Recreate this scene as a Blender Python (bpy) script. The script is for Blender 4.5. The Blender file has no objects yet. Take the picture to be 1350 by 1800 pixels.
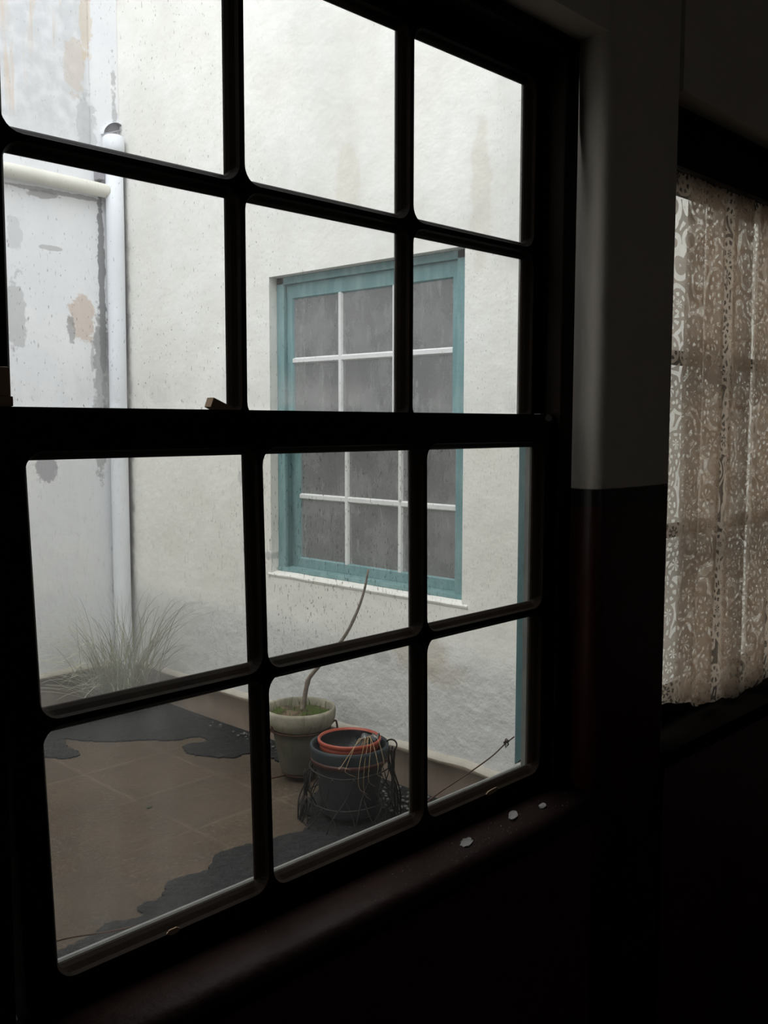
import bpy, bmesh, math, random
from mathutils import Vector, Matrix
import mathutils.noise as mnoise
random.seed(7)
SC = bpy.context.scene
COL = SC.collection
H = 1.5                      # eye height: every builder coordinate is relative to eye level, ground = -1.5
G = -1.5

# ------------------------------------------------------------------ camera, world, exposure
cam_d = bpy.data.cameras.new('camera')
cam = bpy.data.objects.new('camera', cam_d)
COL.objects.link(cam)
cam_d.sensor_fit = 'VERTICAL'
cam_d.sensor_height = 36.0
cam_d.lens = 1710.47 / 1800 * 36.0
cam_d.clip_start = 0.02
def cam_axes(yaw, pitch, roll):
    ca, sa = math.cos(yaw), math.sin(yaw)
    M = Matrix(((ca, 0, sa), (-sa, 0, ca), (0, -1, 0)))
    cb, sb = math.cos(pitch), math.sin(pitch)
    Rp = Matrix(((1, 0, 0), (0, cb, -sb), (0, sb, cb)))
    cc, sc = math.cos(roll), math.sin(roll)
    Rr = Matrix(((cc, -sc, 0), (sc, cc, 0), (0, 0, 1)))
    return (Rr @ Rp @ M.transposed()).transposed()
RW = cam_axes(0.80390376, 0.09049639, 0.00216497)      # rows: world axes in camera space (x right, y down, z forward)
right = RW @ Vector((1, 0, 0)); up = -(RW @ Vector((0, 1, 0))); back = -(RW @ Vector((0, 0, 1)))
mw = Matrix(((right.x, up.x, back.x, 0), (right.y, up.y, back.y, -1.0), (right.z, up.z, back.z, H), (0, 0, 0, 1)))
cam.matrix_world = mw
SC.camera = cam

world = bpy.data.worlds.new('overcast_sky')
SC.world = world
world.use_nodes = True
wn = world.node_tree.nodes; wl = world.node_tree.links
bg = wn['Background']
tc = wn.new('ShaderNodeTexCoord'); sp = wn.new('ShaderNodeSeparateXYZ'); mr = wn.new('ShaderNodeMapRange'); cr = wn.new('ShaderNodeMix')
cr.data_type = 'RGBA'
wl.new(tc.outputs['Generated'], sp.inputs[0]); wl.new(sp.outputs['Z'], mr.inputs['Value'])
mr.inputs['From Min'].default_value = 0.0; mr.inputs['From Max'].default_value = 1.0
wl.new(mr.outputs[0], cr.inputs[0])
cr.inputs[6].default_value = (0.42, 0.44, 0.46, 1); cr.inputs[7].default_value = (1.0, 1.03, 1.06, 1)
wl.new(cr.outputs[2], bg.inputs['Color'])
bg.inputs['Strength'].default_value = 1.0
SC.view_settings.view_transform = 'Standard'
SC.view_settings.look = 'None'
SC.view_settings.gamma = 1.0
SC.view_settings.use_curve_mapping = False
SC.view_settings.exposure = 2.1
SC.cycles.transparent_max_bounces = 32
SC.cycles.max_bounces = 10
SC.cycles.diffuse_bounces = 6

# ------------------------------------------------------------------ node helpers
class NT:
    def __init__(self, name):
        self.m = bpy.data.materials.new(name); self.m.use_nodes = True
        self.n = self.m.node_tree.nodes; self.l = self.m.node_tree.links
        self.n.clear()
        self.out = self.n.new('ShaderNodeOutputMaterial')
        self._tc = None
    def node(self, t, **kw):
        n = self.n.new(t)
        for k, v in kw.items(): setattr(n, k, v)
        return n
    def set(self, inp, v):
        if isinstance(v, bpy.types.NodeSocket): self.l.new(v, inp)
        else:
            if isinstance(v, (tuple, list)) and len(v) == 3 and inp.type == 'RGBA': v = (*v, 1)
            inp.default_value = v
    def pos(self):                      # world position in metres, eye-level z removed
        if self._tc is None:
            g = self.node('ShaderNodeNewGeometry'); self._tc = g.outputs['Position']
        return self._tc
    def uv(self):
        return self.node('ShaderNodeTexCoord').outputs['UV']
    def xyz(self, v=None):
        s = self.node('ShaderNodeSeparateXYZ'); self.l.new(v or self.pos(), s.inputs[0]); return s.outputs
    def math(self, op, a, b=0.0, c=0.0, clamp=False):
        n = self.node('ShaderNodeMath', operation=op); n.use_clamp = clamp
        self.set(n.inputs[0], a); self.set(n.inputs[1], b)
        if op in ('MULTIPLY_ADD', 'SMOOTH_MIN', 'COMPARE', 'WRAP'): self.set(n.inputs[2], c)
        return n.outputs[0]
    def vscale(self, v, s, off=(0, 0, 0)):
        n = self.node('ShaderNodeMapping'); self.l.new(v, n.inputs[0])
        n.inputs['Scale'].default_value = s; n.inputs['Location'].default_value = off
        return n.outputs[0]
    def noise(self, v, scale, detail=3.0, rough=0.55, dist=0.0):
        n = self.node('ShaderNodeTexNoise'); self.l.new(v, n.inputs['Vector'])
        n.inputs['Scale'].default_value = scale; n.inputs['Detail'].default_value = detail
        n.inputs['Roughness'].default_value = rough; n.inputs['Distortion'].default_value = dist
        return n.outputs[0]
    def vor(self, v, scale, feature='F1', out='Distance'):
        n = self.node('ShaderNodeTexVoronoi', feature=feature); self.l.new(v, n.inputs['Vector'])
        n.inputs['Scale'].default_value = scale
        return n.outputs[out]
    def ramp(self, f, a, b, lo=0.0, hi=1.0):     # smoothstep map
        n = self.node('ShaderNodeMapRange', interpolation_type='SMOOTHSTEP')
        self.set(n.inputs['Value'], f)
        n.inputs['From Min'].default_value = a; n.inputs['From Max'].default_value = b
        n.inputs['To Min'].default_value = lo; n.inputs['To Max'].default_value = hi
        return n.outputs[0]
    def mix(self, f, a, b):
        n = self.node('ShaderNodeMix', data_type='RGBA')
        self.set(n.inputs[0], f); self.set(n.inputs[6], a); self.set(n.inputs[7], b)
        return n.outputs[2]
    def bsdf(self, color, rough=0.6, spec=0.3, metal=0.0, bump=None, bs=0.3, bd=0.01):
        b = self.node('ShaderNodeBsdfPrincipled')
        self.set(b.inputs['Base Color'], color); self.set(b.inputs['Roughness'], rough)
        b.inputs['Specular IOR Level'].default_value = spec; b.inputs['Metallic'].default_value = metal
        if bump is not None:
            n = self.node('ShaderNodeBump'); self.set(n.inputs['Height'], bump)
            n.inputs['Strength'].default_value = bs; n.inputs['Distance'].default_value = bd
            self.l.new(n.outputs[0], b.inputs['Normal'])
        return b.outputs[0]
    def shmix(self, f, a, b):
        n = self.node('ShaderNodeMixShader'); self.set(n.inputs[0], f)
        self.l.new(a, n.inputs[1]); self.l.new(b, n.inputs[2]); return n.outputs[0]
    def done(self, s):
        self.l.new(s, self.out.inputs[0]); return self.m

def blob(t, axA, axB, a, b, ra, rb, nz, amp=0.7, soft=0.25):
    """irregular mask for stains and painted shadow: an ellipse in two world axes whose edge is broken by noise"""
    da = t.math('DIVIDE', t.math('SUBTRACT', axA, a), ra)
    db = t.math('DIVIDE', t.math('SUBTRACT', axB, b + H), rb)
    d = t.math('SQRT', t.math('ADD', t.math('MULTIPLY', da, da), t.math('MULTIPLY', db, db)))
    d = t.math('ADD', d, t.math('MULTIPLY', t.math('SUBTRACT', nz, 0.5), amp * 2))
    return t.ramp(d, 1.0 - soft, 1.0 + soft, 1.0, 0.0)

def simple(name, col, rough=0.6, spec=0.3, metal=0.0, var=0.25, scale=20, bs=0.15):
    t = NT(name); nz = t.noise(t.pos(), scale, 4)
    c = t.mix(nz, tuple(x * (1 - var) for x in col), tuple(min(1, x * (1 + var)) for x in col))
    return t.done(t.bsdf(c, rough, spec, metal, bump=nz, bs=bs))

# ------------------------------------------------------------------ materials
def plaster_back():
    t = NT('old_whitewash_back'); p = t.pos(); X, Y, Z = t.xyz()
    n1 = t.noise(p, 2.2, 5); n2 = t.noise(p, 14, 5); n3 = t.noise(p, 40, 3); nb = t.noise(p, 22, 6, .62)
    base = t.mix(t.ramp(n1, .35, .7), (.74, .745, .77), (.80, .80, .80))
    grey = (.42, .42, .42); dark = (.30, .29, .29); tan = (.56, .47, .40)
    # large weathered grey field above the branch pipe
    m = t.math('MULTIPLY', t.ramp(Z, H + 1.32, H + 1.55), t.ramp(X, 2.76, 2.70))
    base = t.mix(t.math('MULTIPLY', m, t.ramp(n2, .3, .65, .35, .9)), base, (.56, .57, .59))
    streak = t.noise(t.vscale(p, (16, 16, 1.3)), 1.0, 3)
    rust = t.math('MULTIPLY', m, t.ramp(streak, .56, .72, 0, .5))
    base = t.mix(rust, base, (.60, .42, .26))
    for a, b, ra, rb, c, s in ((2.66, 1.86, .055, .16, tan, .55), (2.71, 1.55, .05, .16, grey, .5), (2.72, 2.1, .03, .2, (.6, .48, .34), .5),
                               (2.665, .56, .075, .13, (.60, .50, .43), .8), (2.60, .50, .025, .07, dark, .7), (2.775, .28, .045, .36, (.36,.36,.36), .95), (2.755, .0, .045, .3, grey, .85),
                               (2.785, .7, .02, .62, (.25,.25,.25), .95), (2.30, .55, .05, .20, grey, .6), (2.30, .95, .04, .08, grey, .35),
                               (2.52, 1.185, .30, .012, dark, .75), (2.47, 1.165, .09, .020, dark, .7), (2.44, -.215, .055, .085, (.36, .36, .38), .85), (2.87, 1.0, .02, .9, dark, .55), (2.84, -.95, .03, .4, grey, .5),  # dark strips under the branch pipe: its shadow painted into the wall
                               (2.72, .35, .012, .08, dark, .5), (2.50, .90, .07, .012, dark, .5)):
        base = t.mix(t.math('MULTIPLY', blob(t, X, Z, a, b, ra, rb, nb, 1.0, .12), s), base, c)
    base = t.mix(t.ramp(n3, .66, .74, 0, .25), base, (.5, .5, .5))
    h = t.math('ADD', t.math('MULTIPLY', n1, .8), t.math('MULTIPLY', n2, .35))
    return t.done(t.bsdf(base, .9, .1, bump=h, bs=.35, bd=.03))

def plaster_side():
    t = NT('old_whitewash_side'); p = t.pos(); X, Y, Z = t.xyz()
    n1 = t.noise(p, 2.6, 5); n2 = t.noise(p, 11, 6, .6); n3 = t.noise(p, 30, 4)
    base = t.mix(t.ramp(n1, .35, .7), (.77, .755, .70), (.83, .815, .775))
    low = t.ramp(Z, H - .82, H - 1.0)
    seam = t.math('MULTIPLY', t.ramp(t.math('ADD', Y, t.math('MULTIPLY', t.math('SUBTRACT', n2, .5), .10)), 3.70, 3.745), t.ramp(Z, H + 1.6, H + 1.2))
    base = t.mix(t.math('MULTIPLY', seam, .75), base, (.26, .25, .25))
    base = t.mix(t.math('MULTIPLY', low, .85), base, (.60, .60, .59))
    for a, b, ra, rb, c, s in ((1.60, -.93, .13, .10, (.54, .49, .42), .65), (1.45, -.99, .10, .06, (.54, .48, .4), .4), (2.01, 1.0, .07, .17, (.66, .60, .50), .4), (1.30, .82, .05, .26, (.64, .59, .5), .45),
                               (2.75, -.26, .04, .03, (.45, .45, .45), .5), (2.55, -.62, .03, .02, (.42, .42, .42), .7), (1.80, -.98, .05, .025, (.45, .45, .45), .7), (1.02, -.9, .08, .05, (.5, .48, .45), .4)):
        base = t.mix(t.math('MULTIPLY', blob(t, Y, Z, a, b, ra, rb, n2, .8), s), base, c)
    sc = t.math('MULTIPLY', low, t.ramp(n2, .60, .68, 0, .28))
    base = t.mix(sc, base, (.45, .44, .42))
    h = t.math('ADD', n1, t.math('MULTIPLY', n2, t.math('MULTIPLY_ADD', low, .55, .2)))
    return t.done(t.bsdf(base, .9, .1, bump=h, bs=.5, bd=.035))

def paving():
    t = NT('worn_cement_paving'); p = t.pos(); X, Y, Z = t.xyz()
    n1 = t.noise(p, 1.6, 5); n2 = t.noise(p, 9, 6, .65); n3 = t.noise(p, 70, 5, .7)
    c = t.mix(t.ramp(n1, .3, .7), (.056, .040, .026), (.086, .064, .043))
    c = t.mix(t.ramp(n2, .45, .72, 0, .55), c, (.050, .040, .032))
    c = t.mix(t.ramp(n3, .54, .70, 0, .75), c, (.17, .14, .11))
    c = t.mix(t.ramp(n3, .46, .32, 0, .6), c, (.028, .022, .018))
    wob = t.math('MULTIPLY', t.math('SUBTRACT', n2, .5), .03)
    def joint(ax, off, pitch):
        f = t.math('PINGPONG', t.math('ADD', t.math('ADD', ax, off), wob), pitch / 2)
        return t.ramp(f, .0, .014, 1, 0)
    j = t.math('MAXIMUM', joint(X, .0, .405), joint(Y, .10, .405))
    c = t.mix(t.math('MULTIPLY', j, t.ramp(n1, .42, .6, .05, .34)), c, (.16, .13, .10))
    ti = t.node('ShaderNodeTexWhiteNoise')
    fl = t.node('ShaderNodeVectorMath', operation='FLOOR')
    t.l.new(t.vscale(p, (1 / .405, 1 / .405, 0), (0, .1 / .405, 0)), fl.inputs[0]); t.l.new(fl.outputs[0], ti.inputs['Vector'])
    c = t.mix(t.ramp(ti.outputs[0], .55, 1, 0, .35), c, (.050, .041, .033))
    return t.done(t.bsdf(c, .85, .2, bump=t.math('ADD', n2, t.math('MULTIPLY', n3, .3)), bs=.4, bd=.01))

def glass(name, veil=.05, seed=0, specks=.5):
    t = NT(name); p = t.vscale(t.pos(), (1, 1, 1), (seed, 0, seed * .7)); X, Y, Z = t.xyz()
    n1 = t.noise(p, 3.0, 4); n2 = t.noise(t.vscale(p, (9, 9, 2)), 2.2, 4); n3 = t.noise(t.vscale(p, (1, 1, .5)), 330, 1.5); n4 = t.noise(t.vscale(p, (1, 1, .22)), 520, 1)
    big = t.noise(p, 1.7, 2)
    f = t.math('ADD', veil * .5, t.math('MULTIPLY', t.ramp(n1, .38, .75), veil * 1.5))
    f = t.math('ADD', f, t.math('MULTIPLY', t.ramp(n2, .45, .75), veil * .8))
    if name.endswith('upper'):          # grime gathered along the lower bars
        f = t.math('ADD', f, t.math('MULTIPLY', t.math('MULTIPLY', t.ramp(Z, H + .085, H + .03), t.ramp(Z, H + .015, H + .03)), t.ramp(n2, .3, .7, .02, .30)))
        f = t.math('ADD', f, t.math('MULTIPLY', t.math('MULTIPLY', t.ramp(Z, H + .24, H + .29), t.ramp(X, .8, .95)), t.ramp(n1, .3, .7, .0, .14)))
    else:                               # powdery dust inside the lower left pane
        f = t.math('ADD', f, t.math('MULTIPLY', t.math('MULTIPLY', t.ramp(Z, H - .16, H - .30), t.ramp(X, .80, .62)), t.ramp(n2, .25, .7, .10, .22)))
        f = t.math('MULTIPLY', f, t.ramp(Z, H - .42, H - .29, .30, 1.0))
    sp = t.math('MULTIPLY', t.math('MAXIMUM', t.ramp(n3, .69, .74, 0, specks), t.ramp(n4, .63 if seed else .67, .74, 0, specks * .85)), t.ramp(big, .36, .60, .15, 1))
    if not name.endswith('upper'): sp = t.math('MULTIPLY', sp, t.ramp(Z, H - .36, H - .26, .22, 1.0))
    dif = t.node('ShaderNodeBsdfDiffuse'); dif.inputs[0].default_value = (.70, .68, .63, 1)
    tra = t.node('ShaderNodeBsdfTranslucent'); tra.inputs[0].default_value = (.80, .79, .75, 1)
    dust = t.shmix(.6, dif.outputs[0], tra.outputs[0])
    dk = t.node('ShaderNodeBsdfDiffuse'); dk.inputs[0].default_value = (.10, .085, .07, 1)
    tr = t.node('ShaderNodeBsdfTransparent'); tr.inputs[0].default_value = (.975, .98, .975, 1) if name.endswith('upper') else (.885, .88, .845, 1)  # darker lower tint puts the courtyard's light falloff into the glass colour
    gl = t.node('ShaderNodeBsdfGlossy'); gl.inputs['Roughness'].default_value = .02
    s = t.shmix(t.math('MINIMUM', f, .8), tr.outputs[0], dust)
    s = t.shmix(sp, s, dk.outputs[0])
    s = t.shmix(.04, s, gl.outputs[0])
    return t.done(s)

def dusty_glass():
    t = NT('dusty_grey_glass'); p = t.pos()
    n1 = t.noise(p, 5, 4); n2 = t.noise(t.vscale(p, (4, 14, 3)), 3, 5, .65); n3 = t.noise(p, 120, 2)
    f = t.math('ADD', .36, t.math('MULTIPLY', t.ramp(n1, .3, .75), .22))
    f = t.math('ADD', f, t.math('MULTIPLY', t.ramp(n2, .52, .74), .16))
    f = t.math('ADD', f, t.ramp(n3, .6, .72, 0, .14))
    dif = t.node('ShaderNodeBsdfDiffuse'); dif.inputs[0].default_value = (.40, .40, .395, 1)
    tr = t.node('ShaderNodeBsdfTransparent')
    gl = t.node('ShaderNodeBsdfGlossy'); gl.inputs['Roughness'].default_value = .12
    return t.done(t.shmix(.05, t.shmix(f, tr.outputs[0], dif.outputs[0]), gl.outputs[0]))

def inner_wall():
    t = NT('interior_wall_paint'); p = t.pos(); X, Y, Z = t.xyz()
    n = t.noise(p, 6, 5); n2 = t.noise(p, 35, 4)
    w = t.mix(n, (.55, .495, .42), (.64, .585, .51))
    d = t.mix(n2, (.035, .007, .006), (.052, .012, .010))
    band = t.ramp(Z, H - .148, H - .144)
    d = t.mix(band, d, (.008, .008, .008))
    low = t.ramp(t.math('ADD', Z, t.math('MULTIPLY', t.math('SUBTRACT', n, .5), .006)), H - .116, H - .113)
    c = t.mix(low, d, w)
    r = t.math('MULTIPLY_ADD', low, .5, .35)
    return t.done(t.bsdf(c, r, .35, bump=n2, bs=.12))

def lace():
    t = NT('old_lace'); uv = t.uv()
    wv = t.node('ShaderNodeTexNoise'); t.l.new(uv, wv.inputs['Vector']); wv.inputs['Scale'].default_value = 11; wv.inputs['Detail'].default_value = 1
    add = t.node('ShaderNodeVectorMath', operation='MULTIPLY_ADD')
    t.l.new(wv.outputs['Color'], add.inputs[0]); add.inputs[1].default_value = (.045, .045, 0); t.l.new(uv, add.inputs[2])
    v = t.node('ShaderNodeTexVoronoi', feature='F1'); t.l.new(add.outputs[0], v.inputs['Vector']); v.inputs['Scale'].default_value = 19
    d = v.outputs['Distance']
    rings = t.ramp(t.math('SINE', t.math('MULTIPLY', d, 24)), -.15, .25)           # scrolls
    # petals: angular pattern around each cell centre
    sub = t.node('ShaderNodeVectorMath', operation='SUBTRACT'); t.l.new(v.outputs['Position'], sub.inputs[0])
    sub.inputs[1].default_value = (0, 0, 0)
    sc = t.node('ShaderNodeVectorMath', operation='SCALE'); t.l.new(add.outputs[0], sc.inputs[0]); sc.inputs['Scale'].default_value = 1
    df = t.node('ShaderNodeVectorMath', operation='SUBTRACT'); t.l.new(sc.outputs[0], df.inputs[0]); t.l.new(v.outputs['Position'], df.inputs[1])
    o = t.xyz(df.outputs[0])
    ang = t.math('ARCTAN2', o[1], o[0])
    pet = t.ramp(t.math('SINE', t.math('MULTIPLY', ang, 7)), -.2, .3)
    pet = t.math('MULTIPLY', pet, t.ramp(d, .62, .50))
    motif = t.math('MAXIMUM', t.math('MULTIPLY', rings, t.ramp(d, .18, .26)), t.math('MULTIPLY', pet, t.ramp(d, .10, .16)))
    motif = t.math('MAXIMUM', motif, t.ramp(d, .12, .09))
    o2 = t.xyz(uv)
    net = t.math('MAXIMUM', t.ramp(t.math('SINE', t.math('MULTIPLY', t.math('ADD', o2[0], o2[1]), 1500)), .1, .7),
                 t.ramp(t.math('SINE', t.math('MULTIPLY', t.math('SUBTRACT', o2[0], o2[1]), 1500)), .1, .7))
    cov = t.math('MAXIMUM', t.math('MULTIPLY', motif, .80), t.math('MULTIPLY_ADD', net, .20, .10))
    dif = t.node('ShaderNodeBsdfDiffuse'); dif.inputs[0].default_value = (.50, .415, .335, 1)
    tra = t.node('ShaderNodeBsdfTranslucent'); tra.inputs[0].default_value = (.68, .56, .45, 1)
    tr = t.node('ShaderNodeBsdfTransparent')
    return t.done(t.shmix(cov, tr.outputs[0], t.shmix(.62, dif.outputs[0], tra.outputs[0])))

def mossy_soil():
    t = NT('mossy_soil'); p = t.pos(); n = t.noise(p, 22, 4); n2 = t.noise(p, 9, 3)
    c = t.mix(t.ramp(n, .4, .6), (.055, .042, .03), (.14, .10, .07))
    c = t.mix(t.ramp(n2, .40, .54), c, (.060, .080, .022))
    return t.done(t.bsdf(c, .95, .1, bump=n, bs=.8, bd=.01))

def terracotta_old():
    t = NT('weathered_stoneware'); p = t.pos(); X, Y, Z = t.xyz(); n = t.noise(p, 12, 5); n2 = t.noise(t.vscale(p, (20, 20, 4)), 2, 4)
    c = t.mix(t.ramp(n, .35, .65), (.22, .205, .155), (.32, .29, .225))
    c = t.mix(t.ramp(n2, .5, .7, 0, .6), c, (.14, .14, .095))
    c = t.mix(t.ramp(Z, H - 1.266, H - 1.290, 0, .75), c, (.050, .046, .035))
    return t.done(t.bsdf(c, .85, .2, bump=n, bs=.4))

def soil():
    t = NT('damp_dark_soil'); p = t.pos(); n = t.noise(p, 40, 5); n2 = t.noise(p, 160, 2)
    c = t.mix(t.ramp(n, .4, .65), (.008, .008, .0085), (.016, .016, .016))
    c = t.mix(t.ramp(n2, .62, .72, 0, .5), c, (.055, .055, .055))
    return t.done(t.bsdf(c, .8, .25, bump=n, bs=.9, bd=.02))

def teal_paint():
    t = NT('faded_teal_paint'); p = t.pos(); n = t.noise(t.vscale(p, (8, 8, 2)), 3, 5); n2 = t.noise(p, 60, 3)
    c = t.mix(t.ramp(n, .35, .7), (.155, .275, .285), (.22, .35, .355))
    c = t.mix(t.ramp(n2, .63, .72, 0, .4), c, (.30, .36, .35))
    return t.done(t.bsdf(c, .6, .3, bump=n2, bs=.15))

M_BACK = plaster_back(); M_SIDE = plaster_side(); M_PAVE = paving(); M_INNER = inner_wall(); M_LACE = lace()
M_GU = glass('dirty_glass_upper', .075, 0.0); M_GL = glass('dirty_dimmed_glass_lower', .055, 3.3, .75); M_DG = dusty_glass()
M_MOSS = mossy_soil(); M_STONE = terracotta_old(); M_SOIL = soil(); M_TEAL = teal_paint()
M_TEALSHADE = simple('shaded_teal_paint', (.045, .105, .108), .6, .25, var=.3, scale=25)  # teal darkened: shade on the outer lining is put into its colour
M_DARKW = simple('dark_brown_gloss_paint', (.013, .0085, .0055), .6, .05, var=.35, scale=40, bs=.1)
M_OUTSILL = simple('dirty_grey_sill', (.15, .15, .142), .85, var=.4, scale=30)
M_MATTE = simple('matte_black_brown_wood', (.008, .006, .005), .9, .05, var=.3, scale=40)
M_WHITEP = simple('chalky_white_paint', (.72, .72, .71), .7, var=.06, scale=40)
M_OUTW = simple('outer_whitewash', (.74, .74, .72), .9, .1, var=.06, scale=4)
M_PLINTH = simple('brown_plinth_render', (.21, .165, .13), .9, .1, var=.3, scale=9, bs=.4)
M_LIP = simple('cream_plinth_edge', (.42, .385, .33), .9, .1, var=.25, scale=14, bs=.4)
M_PIPE = simple('painted_pipe', (.74, .76, .80), .6, .3, var=.06, scale=12)
M_PIPE2 = simple('cream_painted_pipe', (.66, .64, .58), .8, .1, var=.10, scale=10)
M_GRIME = simple('grey_bracket', (.30, .29, .31), .8, var=.2)
M_SILLP = simple('dark_red_sill_paint', (.015, .0065, .005), .6, .12, var=.5, scale=60, bs=.2)
M_RUST = simple('rusty_iron', (.075, .035, .022), .7, .3, .3, var=.4, scale=60)
M_IRON = simple('black_wire', (.022, .019, .018), .6, .3, .3, var=.4, scale=60)
M_GREYPL = simple('grey_plastic', (.022, .024, .027), .55, .3, var=.2, scale=14)
M_BLUEPL = simple('blue_grey_plastic', (.020, .026, .030), .45, .3, var=.2, scale=14)
M_REDPL = simple('red_plastic', (.28, .048, .024), .4, .4, var=.15, scale=14)
M_MAROON = simple('maroon_plastic', (.05, .014, .011), .5, .4, var=.2, scale=14)
M_BLACKPL = simple('black_plastic_film', (.012, .013, .014), .25, .5, var=.3, scale=30)
M_DRY = simple('dry_straw', (.40, .29, .17), .8, .1, var=.3, scale=50)
M_BARK = simple('grey_bark', (.20, .165, .135), .9, .1, var=.35, scale=60, bs=.6)
M_GRASS = simple('pale_grass', (.42, .42, .31), .8, .1, var=.35, scale=8)
M_CHIP = simple('white_paint_chip', (.20, .19, .185), .8, var=.08)
M_PALEW = simple('pale_bare_wood', (.30, .20, .125), .7, .2, var=.25, scale=30)
M_STONEP = simple('pale_pebble', (.13, .128, .125), .8, var=.35, scale=30)
M_FLOOR = simple('dark_floor_boards', (.040, .030, .022), .5, .3, var=.3, scale=6)
M_ROOMW = simple('dim_room_paint', (.74, .71, .66), .9, .1, var=.05, scale=3)
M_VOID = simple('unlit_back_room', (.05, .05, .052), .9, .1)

# ------------------------------------------------------------------ object helpers
def V(x, y, z): return Vector((x, y, z + H))
def tag(o, label=None, cat=None, group=None, kind=None):
    if label: o['label'] = label
    if cat: o['category'] = cat
    if group: o['group'] = group
    if kind: o['kind'] = kind
    return o
def empty(name, x, y, z, parent=None):
    o = bpy.data.objects.new(name, None); COL.objects.link(o); o.location = V(x, y, z); o.empty_display_size = .05
    if parent: o.parent = parent; o.location = V(x, y, z) - wloc(parent)
    return o
def wloc(o):
    l = Vector(o.location)
    while o.parent: o = o.parent; l += o.location
    return l
def build(name, bm, mats, parent=None, origin=None, smooth=False):
    """bm in builder coordinates (z relative to the eye); origin defaults to the bottom centre of the mesh"""
    bmesh.ops.recalc_face_normals(bm, faces=bm.faces)
    for v in bm.verts: v.co.z += H
    if parent is not None and origin is None: o3 = wloc(parent)
    elif origin is None:
        xs = [v.co.x for v in bm.verts]; ys = [v.co.y for v in bm.verts]; zs = [v.co.z for v in bm.verts]
        o3 = Vector(((min(xs) + max(xs)) / 2, (min(ys) + max(ys)) / 2, min(zs)))
    else: o3 = V(*origin)
    for v in bm.verts: v.co -= o3
    me = bpy.data.meshes.new(name); bm.to_mesh(me); bm.free()
    for m in (mats if isinstance(mats, (list, tuple)) else [mats]): me.materials.append(m)
    if smooth:
        for p in me.polygons: p.use_smooth = True
    ob = bpy.data.objects.new(name, me); COL.objects.link(ob)
    if parent is not None:
        ob.parent = parent; ob.location = o3 - wloc(parent)
    else: ob.location = o3
    return ob
def box(bm, x0, x1, y0, y1, z0, z1, mi=0, bev=0.0):
    vs = [bm.verts.new((x, y, z)) for z in (z0, z1) for y in (y0, y1) for x in (x0, x1)]
    fs = [bm.faces.new([vs[i] for i in q]) for q in ((0, 2, 3, 1), (4, 5, 7, 6), (0, 1, 5, 4), (2, 6, 7, 3), (0, 4, 6, 2), (1, 3, 7, 5))]
    for f in fs: f.material_index = mi
    if bev:
        es = list({e for f in fs for e in f.edges})
        r = bmesh.ops.bevel(bm, geom=es, offset=bev, segments=2, affect='EDGES', profile=.6)
        for f in r['faces']: f.material_index = mi
    return fs
def tube(bm, pts, rad, seg=8, mi=0, cap=True):
    pts = [Vector(p) for p in pts]; n = len(pts)
    rs = rad if isinstance(rad, (list, tuple)) else [rad] * n
    rings = []; pn = None
    for i, p in enumerate(pts):
        d = (pts[min(i + 1, n - 1)] - pts[max(i - 1, 0)])
        d = d.normalized() if d.length > 1e-9 else Vector((0, 0, 1))
        if pn is None:
            a = Vector((0, 0, 1)) if abs(d.z) < .9 else Vector((1, 0, 0))
            u = d.cross(a).normalized()
        else:
            u = (pn - d * pn.dot(d)); u = u.normalized() if u.length > 1e-6 else d.orthogonal().normalized()
        pn = u; w = d.cross(u)
        rings.append([bm.verts.new(p + (u * math.cos(t) + w * math.sin(t)) * rs[i]) for t in [2 * math.pi * k / seg for k in range(seg)]])
    for a, b in zip(rings, rings[1:]):
        for k in range(seg):
            f = bm.faces.new((a[k], a[(k + 1) % seg], b[(k + 1) % seg], b[k])); f.material_index = mi; f.smooth = True
    if cap and n > 1:
        for r in (rings[0][::-1], rings[-1]):
            f = bm.faces.new(r); f.material_index = mi
def lathe(bm, cx, cy, prof, seg=40, mi=0, wob=0.0):
    """prof: list of (radius, z[, material])"""
    rings = []
    for i, pr in enumerate(prof):
        r, z = pr[0], pr[1]
        if r < 1e-6: rings.append([bm.verts.new((cx, cy, z))])
        else: rings.append([bm.verts.new((cx + (r + wob * math.sin(3 * a + i)) * math.cos(a), cy + (r + wob * math.sin(3 * a + i)) * math.sin(a), z)) for a in [2 * math.pi * k / seg for k in range(seg)]])
    for i, (a, b) in enumerate(zip(rings, rings[1:])):
        m = prof[i + 1][2] if len(prof[i + 1]) > 2 else mi
        for k in range(seg):
            k2 = (k + 1) % seg
            if len(a) == 1 and len(b) == 1: continue
            if len(a) == 1: f = bm.faces.new((a[0], b[k], b[k2]))
            elif len(b) == 1: f = bm.faces.new((a[k], a[k2], b[0]))
            else: f = bm.faces.new((a[k], a[k2], b[k2], b[k]))
            f.material_index = m; f.smooth = True
def ring_pts(cx, cy, z, r, n=40, wob=0):
    return [(cx + r * math.cos(2 * math.pi * k / n), cy + r * math.sin(2 * math.pi * k / n), z + wob * math.sin(6 * math.pi * k / n)) for k in range(n + 1)]
def spline(pts, n=8):
    P = [Vector(p) for p in pts]; P = [P[0] * 2 - P[1]] + P + [P[-1] * 2 - P[-2]]; out = []
    for i in range(1, len(P) - 2):
        for k in range(n):
            t = k / n; a, b, c, d = P[i - 1], P[i], P[i + 1], P[i + 2]
            out.append(.5 * ((2 * b) + (c - a) * t + (2 * a - 5 * b + 4 * c - d) * t * t + (3 * b - a - 3 * c + d) * t ** 3))
    out.append(P[-2]); return out
def BM(): return bmesh.new()

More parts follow.
